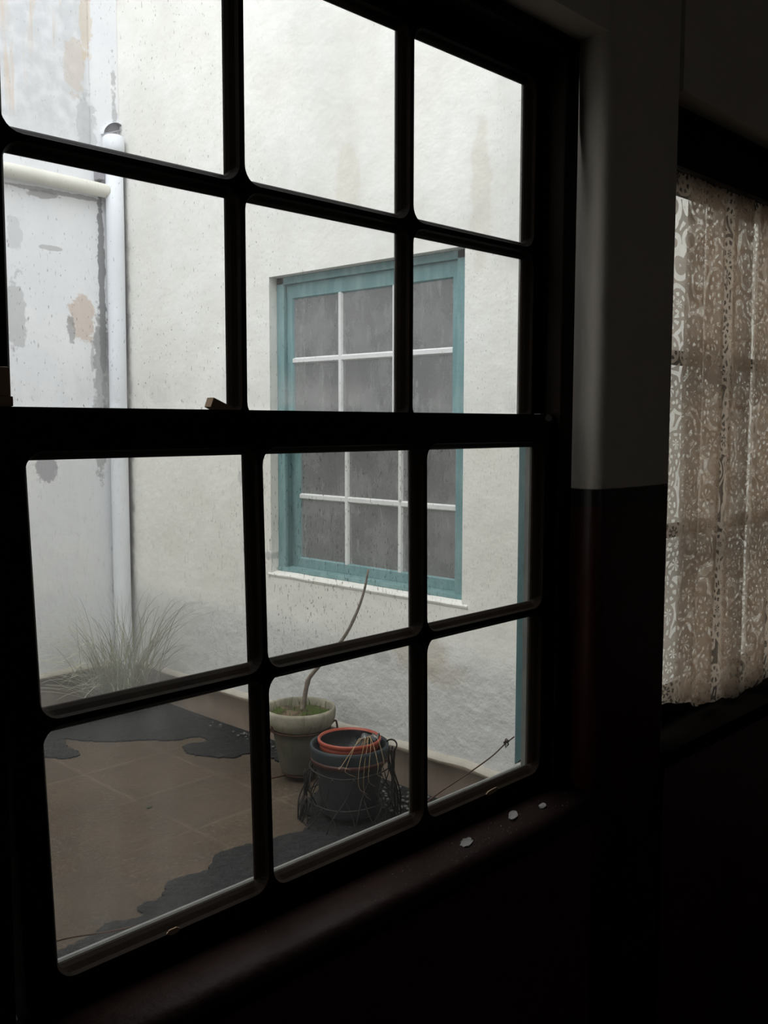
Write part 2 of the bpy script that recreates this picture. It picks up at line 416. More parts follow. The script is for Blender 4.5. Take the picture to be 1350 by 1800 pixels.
# ------------------------------------------------------------------ the place: courtyard shell
FY, TX = 3.80, 2.90                 # back wall plane, wing wall plane
bm = BM(); box(bm, -3.2, TX + .3, .1, FY + .3, G - .2, G)
tag(build('ground', bm, M_PAVE), 'worn brown cement paving of the courtyard', 'ground', kind='structure')
bm = BM(); box(bm, -3.2, TX, FY, FY + .25, G - .2, 3.5)
box(bm, 2.735, TX, FY - .018, FY, 1.36, 3.5, bev=.004)
tag(build('wall_back', bm, M_BACK), 'stained whitewashed wall at the back of the courtyard', 'wall', kind='structure')
# wing wall with its window opening
WY0, WY1, WZ0, WZ1 = 1.374, 2.530, -.687, .667
bm = BM()
box(bm, TX, TX + .22, -.09, WY0, G - .2, 3.3); box(bm, TX, TX + .22, WY1, FY + .25, G - .2, 3.3)
box(bm, TX, TX + .22, WY0, WY1, G - .2, WZ0 - .02); box(bm, TX, TX + .22, WY0, WY1, WZ1, 3.3)
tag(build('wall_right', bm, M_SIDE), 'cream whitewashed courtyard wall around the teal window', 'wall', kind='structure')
bm = BM(); box(bm, -1.9, -1.7, .1, FY + .25, G - .2, 3.3)
tag(build('wall_left_added', bm, M_OUTW), 'unseen whitewashed wall added to bound the courtyard light', 'wall', kind='structure')  # out of view, added to shape the light falling into the courtyard

def plinth(bm, along, a0, a1, face, sgn):
    n = 60; rows = []
    for i in range(n + 1):
        a = a0 + (a1 - a0) * i / n; w = .010 * mnoise.noise(Vector((a * 3, face, 0))); w2 = .008 * mnoise.noise(Vector((a * 7, 3, face)))
        prof = [(.0, -1.316 + w2), (.016 + w * .6, -1.323 + w2), (.026 + w * .6, -1.336 + w2), (.028 + w * .6, -1.348), (.022, -1.354), (.026 + w * .5, G + .06), (.030 + w, G - .03)]
        rows.append([bm.verts.new((a, face - d * sgn, z) if along == 'x' else (face - d * sgn, a, z)) for d, z in prof])
    for r, s in zip(rows, rows[1:]):
        for k in range(6):
            f = bm.faces.new((r[k], r[k + 1], s[k + 1], s[k])); f.material_index = 1 if k < 2 else 0; f.smooth = True
bm = BM(); plinth(bm, 'x', -3.2, TX, FY, 1)
tag(build('baseboard_back', bm, [M_PLINTH, M_LIP]), 'brown rendered plinth along the back wall', 'plinth', kind='structure')
bm = BM(); plinth(bm, 'y', .1, FY, TX, 1)
tag(build('baseboard_right', bm, [M_PLINTH, M_LIP]), 'brown rendered plinth under the teal window wall', 'plinth', kind='structure')

# ------------------------------------------------------------------ the dark room
WIN = dict(x0=.40, x1=1.49, z0=-.66, z1=.6586)
W2 = dict(x0=1.753, x1=2.72, z0=-.66, z1=.625)
def rounded_pier(bm, x0, x1, z0, z1, r=.022, y0=-.09, y1=0.0):
    pts = [(x0, y1)] + [(x0 + r - r * math.cos(a), y0 + r - r * math.sin(a)) for a in [math.pi / 2 * k / 6 for k in range(7)]] \
        + [(x1 - r + r * math.sin(a), y0 + r - r * math.cos(a)) for a in [math.pi / 2 * k / 6 for k in range(7)]] + [(x1, y1)]
    lo = [bm.verts.new((x, y, z0)) for x, y in pts]; hi = [bm.verts.new((x, y, z1)) for x, y in pts]; n = len(pts)
    for k in range(n):
        f = bm.faces.new((lo[k], lo[(k + 1) % n], hi[(k + 1) % n], hi[k])); f.smooth = k not in (n - 1,)
    bm.faces.new(lo[::-1]); bm.faces.new(hi)
bm = BM()
rounded_pier(bm, -1.6, WIN['x0'], G, 1.35); rounded_pier(bm, WIN['x1'], W2['x0'], G, 1.35); rounded_pier(bm, W2['x1'], 3.6, G, 1.35)
for w in (WIN, W2):
    box(bm, w['x0'] - .0, w['x1'] + .0, -.09, 0, G, w['z0'] - .03); box(bm, w['x0'], w['x1'], -.09, 0, w['z1'], 1.35)
# outer leaf
ox = ((-3.2, .37), (1.53, 1.72), (2.75, 3.12))
for a, b in ox: box(bm, a, b, 0.0, .1, G - .2, 3.4, 1)
for a, b, z0, z1 in ((.37, 1.53, -.70, .69), (1.72, 2.75, -.70, .66)):
    box(bm, a, b, 0.0, .1, G - .2, z0, 1); box(bm, a, b, 0.0, .1, z1, 3.4, 1)
tag(build('wall_front', bm, [M_INNER, M_OUTW]), 'dim white wall with dark red dado between the two windows', 'wall', kind='structure')
bm = BM(); box(bm, -1.8, -1.6, -3.6, 0, G, 1.35); tag(build('wall_inside_left', bm, M_ROOMW), kind='structure')
bm = BM(); box(bm, 3.6, 3.8, -3.6, 0, G, 1.35); tag(build('wall_inside_right', bm, M_ROOMW), kind='structure')
bm = BM(); box(bm, -1.8, .3, -3.8, -3.6, G, 1.35); box(bm, .82, 3.8, -3.8, -3.6, G, 1.35); box(bm, .3, .82, -3.8, -3.6, G, -.2); box(bm, .3, .82, -3.8, -3.6, .32, 1.35); tag(build('wall_inside_rear', bm, M_ROOMW), kind='structure')
bm = BM(); box(bm, .3, .34, -3.74, -3.66, -.2, .32); box(bm, .78, .82, -3.74, -3.66, -.2, .32); box(bm, .34, .78, -3.74, -3.66, -.2, -.16); box(bm, .34, .78, -3.74, -3.66, .28, .32); box(bm, .34, .78, -3.72, -3.68, .05, .08)
tag(build('window_rear_added', bm, M_DARKW), 'small window added in the unseen rear wall to light the room', 'window', kind='structure')  # added opening, out of view, that brings fill light into the room
bm = BM(); box(bm, -1.8, 3.8, -3.8, .0, 1.35, 1.5); tag(build('ceiling', bm, M_ROOMW), kind='structure')
bm = BM(); box(bm, -1.8, 3.8, -3.8, .0, G - .15, G); tag(build('floor', bm, M_FLOOR), kind='structure')

# ------------------------------------------------------------------ sash builder
KA = 6                                                   # segments per rounded corner
def rr_loop(x0, x1, z0, z1, r):
    out = []
    for cx, cz, a0 in ((x1 - r, z1 - r, 0), (x0 + r, z1 - r, 90), (x0 + r, z0 + r, 180), (x1 - r, z0 + r, 270)):
        for k in range(KA + 1):
            a = math.radians(a0 + 90 * k / KA); out.append((cx + r * math.cos(a), cz + r * math.sin(a)))
    return out
def rect_loop(x0, x1, z0, z1, loop):
    out = []; n = KA + 1; cor = ((x1, z1), (x0, z1), (x0, z0), (x1, z0))
    for c in range(4):
        seg = loop[c * n:(c + 1) * n]; X, Z = cor[c]; first, last = seg[0], seg[-1]
        for k in range(n):
            t = k / KA
            if c in (0, 2):      # starts on a vertical edge, ends on a horizontal one
                a = (X, first[1] + (Z - first[1]) * min(1, 2 * t)); b = (X + (last[0] - X) * max(0, 2 * t - 1), Z)
            else:
                a = (first[0] + (X - first[0]) * min(1, 2 * t), Z); b = (X, Z + (last[1] - Z) * max(0, 2 * t - 1))
            out.append(a if t <= .5 else b)
    return out
def sash_mesh(xs, zs, ox0, ox1, oz0, oz1, fmap, bar=.014, nose=.004, depth=.020, outer=.009, mat=None):
    """xs, zs: bar centre lines incl. the virtual ones at the stiles; panes lie between neighbours"""
    bm = BM(); g = BM()
    cxs = [ox0] + xs[1:-1] + [ox1]; czs = [oz0] + zs[1:-1] + [oz1]
    def P(x, y, z): return bm.verts.new(fmap(x, y, z))
    for i in range(len(xs) - 1):
        for j in range(len(zs) - 1):
            def lp(h, r): return rr_loop(xs[i] + h, xs[i + 1] - h, zs[j] + h, zs[j + 1] - h, r)
            L = [(-depth, lp(nose, .024)), (-depth * .72, lp(nose + .002, .022)), (-depth * .42, lp(bar - .003, .011)), (-.003, lp(bar, .003)), (.001, lp(bar, .0008)), (outer, lp(bar - .006, .0008))]
            rings = [[P(x, y, z) for x, z in l] for y, l in L]; n = len(rings[0])
            for a, b in zip(rings, rings[1:]):
                for k in range(n): bm.faces.new((a[k], a[(k + 1) % n], b[(k + 1) % n], b[k]))
            for ring, (y, l) in ((rings[0], L[0]), (rings[-1], L[-1])):
                rc = [P(x, y, z) for x, z in rect_loop(cxs[i], cxs[i + 1], czs[j], czs[j + 1], l)]
                for k in range(n):
                    try: bm.faces.new((ring[k], ring[(k + 1) % n], rc[(k + 1) % n], rc[k]))
                    except ValueError: pass
            # pane: a thin sheet seated in the rebate
            N = 6; x0, x1, z0, z1 = xs[i] + bar - .004, xs[i + 1] - bar + .004, zs[j] + bar - .004, zs[j + 1] - bar + .004
            q = [g.verts.new(fmap(x, .0008, z)) for x, z in ((x0, z0), (x1, z0), (x1, z1), (x0, z1))]
            g.faces.new(q)
    ed = [(ox0, oz0), (ox1, oz0), (ox1, oz1), (ox0, oz1)]
    for k in range(4):
        (xa, za), (xb, zb) = ed[k], ed[(k + 1) % 4]
        bm.faces.new((P(xa, -depth, za), P(xb, -depth, zb), P(xb, outer, zb), P(xa, outer, za)))
    bmesh.ops.remove_doubles(bm, verts=bm.verts, dist=1e-5)
    bmesh.ops.dissolve_degenerate(bm, dist=1e-6, edges=bm.edges)
    if mat:
        for f in bm.faces: f.material_index = mat(f.calc_center_median())
    return bm, g

# ------------------------------------------------------------------ window 1: the dark sash window we look through
win1 = tag(empty('window_1', .945, 0, -.695), 'dark brown sash window with dusty panes in the foreground', 'window', kind='structure')
BX = [.469, .788, 1.107, 1.426]
def warp_lower(x, y, z):           # lower sash sheared out of square to approximate lens distortion
    t = max(0.0, min(1.0, (-.04 - z) / .573)); k = 1 - (x - .47) / .95
    return (x + .020 * t * k, y, z)
bmL, gL = sash_mesh(BX, [-.627, -.327, -.026], .437, 1.452, -.660, .0168, warp_lower)
lower = build('lower_sash', bmL, M_DARKW, win1)
build('pane', gL, M_GL, lower, origin=(.945, 0, -.695))
def up_map(x, y, z): return (x, y + .030, z)
bmU, gU = sash_mesh(BX, [.000, .300, .594], .437, 1.452, -.022, .632, up_map)
upper = build('upper_sash', bmU, M_DARKW, win1)
build('pane', gU, M_GU, upper, origin=(.945, 0, -.695))
bm = BM()
for s, (xa, xb, xc) in ((-1, (.40, .440, .372)), (1, (1.49, 1.450, 1.528))):
    lo, hi = min(xa, xb), max(xa, xb)
    box(bm, lo, hi, -.032, 0, -.66, .6586, bev=.003)                                   # inner stop
    lo, hi = min(xc, xb + .038 * s), max(xc, xb + .038 * s)
    box(bm, lo, hi, .0405, .062, -.66, .655)                                           # outer jamb
    lo, hi = min(xc, xb + .006 * s), max(xc, xb + .006 * s)
    box(bm, lo, hi, 0.0, .0405, -.66, .6586)
box(bm, .44, 1.45, -.032, .062, .634, .6586, bev=.002)
build('window_frame', bm, M_DARKW, win1)
bm = BM()
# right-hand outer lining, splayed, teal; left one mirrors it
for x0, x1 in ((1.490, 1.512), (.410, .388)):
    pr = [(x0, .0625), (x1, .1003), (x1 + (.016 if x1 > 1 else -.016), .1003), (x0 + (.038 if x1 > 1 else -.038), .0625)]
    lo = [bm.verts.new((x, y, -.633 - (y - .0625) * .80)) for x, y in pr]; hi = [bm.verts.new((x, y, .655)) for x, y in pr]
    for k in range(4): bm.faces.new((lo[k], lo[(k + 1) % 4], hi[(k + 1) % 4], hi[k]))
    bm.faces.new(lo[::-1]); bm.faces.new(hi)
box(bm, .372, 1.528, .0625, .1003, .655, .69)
tag(build('outer_lining', bm, M_TEALSHADE, win1), 'teal painted outer lining')
bm = BM()
for x0, x1 in ((1.4485, 1.457), (.433, .4415)): box(bm, x0, x1, .0295, .0405, -.645, -.03)
tag(build('parting_bead', bm, M_OUTSILL, win1), 'pale parting bead beside the lower panes')
bm = BM()
pr = [(.004, -.662), (.004, -.6605), (.0405, -.634), (.06, -.6435), (.10, -.6685), (.135, -.692), (.135, -.715), (.004, -.715)]
for a, b in zip(pr, pr[1:] + pr[:1]):
    f = bm.faces.new([bm.verts.new(c) for c in ((.39, *a), (1.51, *a), (1.51, *b), (.39, *b))])
for x in (.39, 1.51): bm.faces.new([bm.verts.new((x, *a)) for a in pr])
bmesh.ops.remove_doubles(bm, verts=bm.verts, dist=1e-6)
tag(build('outer_sill', bm, M_OUTSILL, win1), 'weathered pale outer sill')
bm = BM()
pr = [(-.0195, -.69), (-.0195, -.6605)]
pr += [(-.088 - .02 * math.sin(a), -.686 + .02 * math.cos(a) + .003) for a in [math.pi / 2 * k / 6 for k in range(7)]] + [(-.108, -.70), (-.0895, -.70), (-.0895, -.69)]
vs = [[bm.verts.new((x, *a)) for a in pr] for x in (.4002, 1.4898)]
for k in range(len(pr)):
    f = bm.faces.new((vs[0][k], vs[0][(k + 1) % len(pr)], vs[1][(k + 1) % len(pr)], vs[1][k])); f.smooth = 1 <= k <= 8
bm.faces.new(vs[0]); bm.faces.new(vs[1][::-1])
tag(build('inner_sill', bm, M_SILLP, win1), 'dark red painted inner sill')
def flake(bm, cx, cy, cz, rx, ry, ang=0, n=17, th=.0012, plane='z', seed=0):
    rnd = random.Random(seed); top = []; bot = []
    for k in range(n):
        a = 2 * math.pi * k / n; r = rnd.uniform(.84, 1.08)
        u, v = rx * r * math.cos(a), ry * r * math.sin(a)
        u, v = u * math.cos(ang) - v * math.sin(ang), u * math.sin(ang) + v * math.cos(ang)
        c = (.003 * rnd.random()) if plane == 'z' else 0
        if plane == 'z': top.append(bm.verts.new((cx + u, cy + v, cz + th + c))); bot.append(bm.verts.new((cx + u, cy + v, cz + c)))
        else: top.append(bm.verts.new((cx + u, cy - th, cz + v))); bot.append(bm.verts.new((cx + u, cy + .0004, cz + v)))
    bm.faces.new(top); bm.faces.new(bot[::-1])
    for k in range(n): bm.faces.new((top[k], top[(k + 1) % n], bot[(k + 1) % n], bot[k]))
bm = BM(); flake(bm, 1.283, -.0200, -.6215, .017, .0045, .1, plane='y', seed=4); tag(build('bare_patch', bm, M_PALEW, lower, origin=(.945, 0, -.695)), 'bare wood where paint has flaked off the bottom rail')
bm = BM(); flake(bm, .645, -.0200, -.6215, .010, .004, .0, plane='y', seed=9); tag(build('bare_patch', bm, M_PALEW, lower, origin=(.945, 0, -.695)), 'small bare patch at the left of the bottom rail')
bm = BM(); flake(bm, 1.430, -.0200, .0105, .010, .006, 0, plane='y', seed=2)
box(bm, 1.405, 1.445, -.0205, -.008, .0168, .0175)
tag(build('chipped_corner', bm, simple('worn_grey_wood', (.25, .24, .24), .8), lower, origin=(.945, 0, -.695)), 'worn grey corner of the meeting rail')

# paint flakes lying on the sill
GRP = 'paint flakes on the inner sill'
for k, (x, y, rx, ry, an, lab) in enumerate(((1.164, -.062, .017, .010, .3, 'largest white paint flake on the sill, lying nearest the camera'),
                                            (1.300, -.052, .019, .008, .5, 'long thin white paint flake in the middle of the sill'),
                                            (1.372, -.062, .012, .006, .4, 'smallest white paint flake, at the far end of the sill'))):
    bm = BM(); flake(bm, x, y, -.6630 + .002 * (0 if y < -.06 else 1), rx, ry, an, seed=20 + k)
    tag(build('paint_flake', bm, M_CHIP), lab, 'paint flake', GRP)
bm = BM()
for k in range(150):
    x = random.gauss(1.15, .14); y = random.uniform(-.094, -.04)
    if not .5 < x < 1.47: continue
    s = random.uniform(.0003, .0010); flake(bm, x, y, -.6605 - .033 * max(0, -(y + .0195)) + .0002, s, s * .8, random.random(), n=5, th=.0006, seed=k)
tag(build('plaster_crumbs', bm, M_CHIP), 'fine white plaster crumbs scattered along the inner sill', 'crumbs', kind='stuff')

# wooden wedge and stop block on the meeting rail
bm = BM(); box(bm, -.034, .034, -.007, .007, -.0065, .0065, bev=.001)
bmesh.ops.rotate(bm, verts=bm.verts, cent=(0, 0, 0), matrix=Matrix.Rotation(math.radians(22), 3, 'Y') )
bmesh.ops.translate(bm, verts=bm.verts, vec=(.757, .002, .0135))
tag(build('wooden_wedge', bm, M_PALEW), 'small brown wooden wedge jammed on top of the meeting rail', 'wedge')
bm = BM(); box(bm, .4405, .4655, -.016, -.002, .0172, .0275, bev=.001); box(bm, .4405, .464, -.0155, -.003, .0278, .058, bev=.003)
tag(build('wooden_block', bm, M_PALEW), 'pale wooden block standing on the meeting rail at the left jamb', 'block')

# ------------------------------------------------------------------ window 2: dark window behind the lace curtain
win2 = tag(empty('window_2', 2.236, .03, -.66), 'dark window behind the lace curtain', 'window', kind='structure')
bm, g = sash_mesh([1.775, 1.918, 2.237, 2.556, 2.695], [-.60, -.235, .145, .505], 1.756, 2.717, -.655, .62, lambda x, y, z: (x, y + .035, z), bar=.016)
s2 = build('sash', bm, M_DARKW, win2); build('pane', g, M_GL, s2, origin=(2.236, .03, -.66))
bm = BM(); box(bm, 1.725, 1.757, .012, .06, -.69, .65); box(bm, 2.716, 2.745, .012, .06, -.69, .65); box(bm, 1.757, 2.716, .012, .06, .618, .65); box(bm, 1.757, 2.716, -.088, .06, -.699, -.658)
build('window_frame', bm, M_MATTE, win2)

# ------------------------------------------------------------------ window 3: teal window across the courtyard
win3 = tag(empty('window_3', TX + .05, (WY0 + WY1) / 2, WZ0), 'teal framed window with white glazing bars across the courtyard', 'window', kind='structure')
TYS = [1.475, 1.801, 2.127, 2.450]
def mk(y0, y1, z0, z1):
    return lambda c: 1 if (y0 < c.y < y1 and z0 < c.z < z1) else 0
org3 = (TX + .05, (WY0 + WY1) / 2, WZ0)
bm, g = sash_mesh(TYS, [.000, .287, .579], 1.425, 2.500, -.03, .632, lambda x, y, z: (2.972 - y, x, z), bar=.014, nose=.008, mat=mk(1.491, 2.434, .016, .5635))
u3 = build('upper_sash', bm, [M_TEAL, M_WHITEP], win3); build('pane', g, M_DG, u3, origin=org3)
bm, g = sash_mesh(TYS, [-.640, -.339, -.030], 1.425, 2.500, -.672, .012, lambda x, y, z: (3.010 - y, x, z), bar=.014, nose=.008, mat=mk(1.491, 2.434, -.6245, -.0455))
l3 = build('lower_sash', bm, [M_TEAL, M_WHITEP], win3); build('pane', g, M_DG, l3, origin=org3)
bm = BM()
for a, b in ((WY0 + .001, 1.448), (2.478, WY1 - .001)):
    box(bm, 2.944, 2.962, a, b, WZ0, WZ1 - .001, bev=.003)
for a, b in ((WY0 + .001, 1.424), (2.501, WY1 - .001)):
    box(bm, 2.962, 3.04, a, b, WZ0, WZ1 - .001)
box(bm, 2.944, 3.04, WY0 + .001, WY1 - .001, .633, WZ1 - .001, bev=.003)
box(bm, 2.938, 3.04, WY0 + .001, WY1 - .001, WZ0 - .004, -.673, bev=.003)
build('window_frame', bm, M_TEAL, win3)
bm = BM()
pr = [(TX + .06, -.688), (TX - .003, -.700), (TX - .006, -.705), (TX - .003, -.714), (TX + .06, -.714)]
vs = [[bm.verts.new((a, y, z)) for a, z in pr] for y in [WY0 - .03 + (WY1 - WY0 + .05) * k / 30 for k in range(31)]]
for r, s in zip(vs, vs[1:]):
    for k in range(5): bm.faces.new((r[k], r[(k + 1) % 5], s[(k + 1) % 5], s[k]))
for v in bm.verts: v.co.z += .003 * mnoise.noise(Vector((0, v.co.y * 9, 1)))
bm.faces.new(vs[0]); bm.faces.new(vs[-1][::-1])
tag(build('sill', bm, M_SIDE, win3), 'whitewashed sloping sill')
bm = BM()
for f in (( 3.09, 3.11, WY0 - .2, WY1 + .2, WZ0 - .2, WZ1 + .2),): pass
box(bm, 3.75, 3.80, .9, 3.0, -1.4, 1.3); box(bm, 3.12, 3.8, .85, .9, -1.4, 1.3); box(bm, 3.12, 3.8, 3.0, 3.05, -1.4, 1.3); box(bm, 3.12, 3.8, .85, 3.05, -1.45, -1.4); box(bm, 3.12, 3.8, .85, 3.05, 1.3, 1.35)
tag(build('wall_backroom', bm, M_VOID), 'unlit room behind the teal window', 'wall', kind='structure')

# ------------------------------------------------------------------ lace curtain and pelmet
bm = BM(); box(bm, 1.757, 2.715, -.046, -.028, .508, .6245, bev=.004); box(bm, 1.757, 2.715, -.028, .010, .606, .6245)
box(bm, 1.757, 2.715, -.049, -.046, .508, .523, bev=.001)
tag(build('pelmet', bm, M_DARKW), 'dark wooden pelmet board above the lace curtain', 'pelmet')
def curtain(name, plan, ztop, hem, y_off, parent, seed, step=.006):
    """plan: list of (x, y) turning points of the cloth in plan"""
    pts = spline([(x, y, 0) for x, y in plan], 10)
    dens = [pts[0]]; arc = [0.0]
    for p in pts[1:]:
        arc.append(arc[-1] + (p - dens[-1]).length); dens.append(p)
    bm = BM(); uvl = bm.loops.layers.uv.new('UVMap'); NZ = 46; grid = []
    for i, p in enumerate(dens):
        colv = []; zb = hem(p.x, arc[i])
        for j in range(NZ + 1):
            t = j / NZ; z = ztop + (zb - ztop) * t
            amp = .35 + .65 * min(1, t * 3)
            dx = .010 * t * mnoise.noise(Vector((arc[i] * 4, t * 1.5, seed))) + .006 * mnoise.noise(Vector((arc[i] * 9, t * 3, seed + 3)))
            dy = (p.y * (.55 + .45 * amp)) + .003 * mnoise.noise(Vector((arc[i] * 7, t * 4, seed + 9)))
            colv.append(bm.verts.new((p.x + dx, y_off + dy, z)))
        grid.append(colv)
    for i in range(len(grid) - 1):
        for j in range(NZ):
            f = bm.faces.new((grid[i][j], grid[i + 1][j], grid[i + 1][j + 1], grid[i][j + 1])); f.smooth = True
            for lp, (a, b) in zip(f.loops, ((i, j), (i + 1, j), (i + 1, j + 1), (i, j + 1))):
                lp[uvl].uv = (arc[a], ztop + (hem(dens[a].x, arc[a]) - ztop) * b / NZ)
    return build(name, bm, M_LACE, parent)
def pleats(spec, x_end):
    """spec: (a, b) overlapped intervals: the cloth runs forward to b, back to a, forward again"""
    out = [(1.760, .0)]
    for a, b in spec:
        out += [(b - .012, -.010), (b, -.004), (b - .010, .001), (a + .010, .000), (a, .004), (a + .012, .009), ((a + b) / 2, .008), (b + .004, .004)]
    out.append((x_end, 0)); return out
def hem(x, s):
    k = max(0, min(1, (x - 1.90) / .25)); k = k * k * (3 - 2 * k)
    return -.598 - .050 * k + .005 * math.sin(s * 30) + .003 * math.sin(s * 77)
cur = tag(empty('lace_curtain', 2.236, -.012, -.64), 'old beige lace curtain hanging in folds at the right-hand window', 'curtain')
c1 = curtain('lace_panel', pleats([(1.775, 1.866), (1.945, 2.005), (2.030, 2.105), (2.160, 2.25), (2.295, 2.385), (2.44, 2.52), (2.58, 2.66)], 2.712), .516, hem, -.012, cur, 5)

# ------------------------------------------------------------------ drainpipe in the far corner
dp = tag(empty('drainpipe', 2.835, FY - .06, G), 'pale painted drainpipe in the far corner with a branch from the left', 'drainpipe')
bm = BM(); tube(bm, [(2.838, FY - .060, 1.505), (2.838, FY - .060, 1.0), (2.832, FY - .060, 0), (2.832, FY - .060, -1.0), (2.838, FY - .062, -1.42), (2.838, FY - .075, -1.47)], .047, 20)
build('pipe', bm, M_PIPE, dp)
bm = BM(); tube(bm, spline([(-1.5, FY - .045, 1.300), (1.2, FY - .045, 1.265), (2.2, FY - .045, 1.243), (2.62, FY - .046, 1.234), (2.78, FY - .050, 1.229), (2.812, FY - .054, 1.228)], 6), .036, 16)
tag(build('branch_pipe', bm, M_PIPE2, dp), 'cream horizontal branch pipe')
bm = BM(); lathe(bm, 2.838, FY - .06, [(.0, 1.522), (.044, 1.520), (.056, 1.508), (.058, 1.46), (.055, 1.43), (.047, 1.425)], 24)
build('collar', bm, M_PIPE, dp)
bm = BM(); box(bm, 2.752, 2.79, FY - .05, FY + .001, 1.285, 1.335, bev=.004)
build('wall_cleat', bm, M_GRIME, dp)
# roof-drain outlet: a half-round mouth in the wall above the pipe
bm = BM(); n = 14; fr = []; bk = []; inn = []
for k in range(n + 1):
    a = math.pi * k / n; x = 2.850 + .062 * math.cos(a); z = 1.548 + .048 * math.sin(a) + .022 * math.cos(a)
    fr.append(bm.verts.new((x, FY - .046, z))); x2 = 2.850 + .057 * math.cos(a); z2 = 1.551 + .043 * math.sin(a) + .021 * math.cos(a)
    inn.append(bm.verts.new((x2, FY - .045, z2))); bk.append(bm.verts.new((x2, FY - .019, z2)))
bf = [bm.verts.new((v.co.x, FY + .001, v.co.z)) for v in fr]
for L1, L2, mi in ((fr, inn, 1), (inn, bk, 0), (bf, fr, 1)):
    for k in range(n + 1):
        k2 = (k + 1) % (n + 1); f = bm.faces.new((L1[k], L1[k2], L2[k2], L2[k])); f.material_index = 0 if (k == n and L1 is fr) else mi
bm.faces.new(bk)
tag(build('drain_outlet', bm, [M_GRIME, M_PIPE]), 'dark half-round drain mouth in the wall above the drainpipe', 'drain')

# ------------------------------------------------------------------ damp soil patches and gravel
def patch(name, outline, mat, label, z=G, th=.007, noise=.02, seed=0, cat='soil'):
    pts = spline([(x, y, 0) for x, y in outline] + [(*outline[0], 0)], 24)[:-1]
    bm = BM(); cx = sum(p.x for p in pts) / len(pts); cy = sum(p.y for p in pts) / len(pts)
    P = []
    for p in pts:
        d = Vector((mnoise.noise(Vector((p.x * 9, p.y * 9, seed))), mnoise.noise(Vector((p.x * 9, p.y * 9, seed + 5))), 0)) * noise
        d += Vector((mnoise.noise(Vector((p.x * 45, p.y * 45, seed))), mnoise.noise(Vector((p.x * 45, p.y * 45, seed + 5))), 0)) * .013
        d += Vector((mnoise.noise(Vector((p.x * 70, p.y * 70, seed))), mnoise.noise(Vector((p.x * 70, p.y * 70, seed + 5))), 0)) * .0035
        P.append((p.x + d.x, p.y + d.y))
    lo = [bm.verts.new((x, y, z - .005)) for x, y in P]
    f = bm.faces.new(lo); r = bmesh.ops.extrude_face_region(bm, geom=[f]); vs = [g for g in r['geom'] if isinstance(g, bmesh.types.BMVert)]
    top = [g for g in r['geom'] if isinstance(g, bmesh.types.BMFace)]
    for v in vs: v.co.z = z + th * .25
    for ff in top:
        for v in ff.verts: v.co.z = z + th
    bmesh.ops.triangulate(bm, faces=[f for f in bm.faces if len(f.verts) > 4], ngon_method='EAR_CLIP')
    return tag(build(name, bm, mat), label, cat, kind='stuff')
patch('damp_soil', [(1.75, 3.72), (2.0, 3.07), (2.12, 2.95), (2.16, 3.10), (2.20, 3.22), (2.30, 3.05), (2.40, 2.98), (2.46, 2.93), (2.54, 2.85), (2.66, 2.79), (2.63, 2.71), (2.52, 2.72), (2.50, 2.58), (2.58, 2.46), (2.69, 2.43), (2.72, 2.34), (2.70, 2.22), (2.76, 2.09), (2.87, 1.98), (2.885, 2.3), (2.885, 3.0), (2.885, 3.78), (2.3, 3.78)], M_SOIL, 'dark damp soil spread along the foot of the back walls', seed=3)
patch('damp_soil', [(1.10, 1.52), (1.25, 1.50), (1.36, 1.50), (1.42, 1.53), (1.52, 1.51), (1.56, 1.56), (1.63, 1.56), (1.72, 1.63), (1.84, 1.62), (1.95, 1.68), (2.06, 1.67), (2.18, 1.63), (2.30, 1.63), (2.38, 1.68), (2.45, 1.80), (2.60, 1.86), (2.74, 1.82), (2.885, 1.78), (2.885, .9), (2.4, .5), (1.6, .6), (1.0, .9)], M_SOIL, 'dark damp soil spread in front of and under the wire basket', seed=8, noise=.03)
bm = BM()
for k in range(90):
    x, y = random.uniform(2.60, 2.84), random.uniform(1.38, 1.78); s = random.uniform(.005, .013)
    m = Matrix.Translation((x, y, G + .014 + s * .3)) @ Matrix.Rotation(random.random() * 6, 4, 'Z') @ Matrix.Diagonal((s, s * .75, s * .55, 1))
    bmesh.ops.create_icosphere(bm, subdivisions=1, radius=1, matrix=m)
for k in range(26):
    y = random.uniform(2.35, 2.95); x = 2.83 - .05 * random.random(); s = random.uniform(.004, .010)
    m = Matrix.Translation((x, y, G + .013 + s * .3)) @ Matrix.Diagonal((s, s * .75, s * .55, 1)); bmesh.ops.create_icosphere(bm, subdivisions=1, radius=1, matrix=m)
tag(build('gravel', bm, M_STONEP), 'pale gravel strewn on the dark soil beside the wall', 'gravel', kind='stuff')
bm = BM(); bmesh.ops.create_icosphere(bm, subdivisions=2, radius=1, matrix=Matrix.Translation((2.79, 2.50, G + .03)) @ Matrix.Diagonal((.045, .03, .026, 1)))
for v in bm.verts: v.co += Vector((1, 1, 1)) * .006 * mnoise.noise(v.co * 30)
tag(build('white_stone', bm, M_CHIP), 'white stone lying left of the potted sapling', 'stone')
bm = BM(); flake(bm, 2.02, 2.22, G + .002, .014, .010, .4, seed=77)
tag(build('fallen_leaf', bm, simple('dead_leaf', (.03, .035, .015), .8)), 'small dark leaf on the open paving', 'leaf')

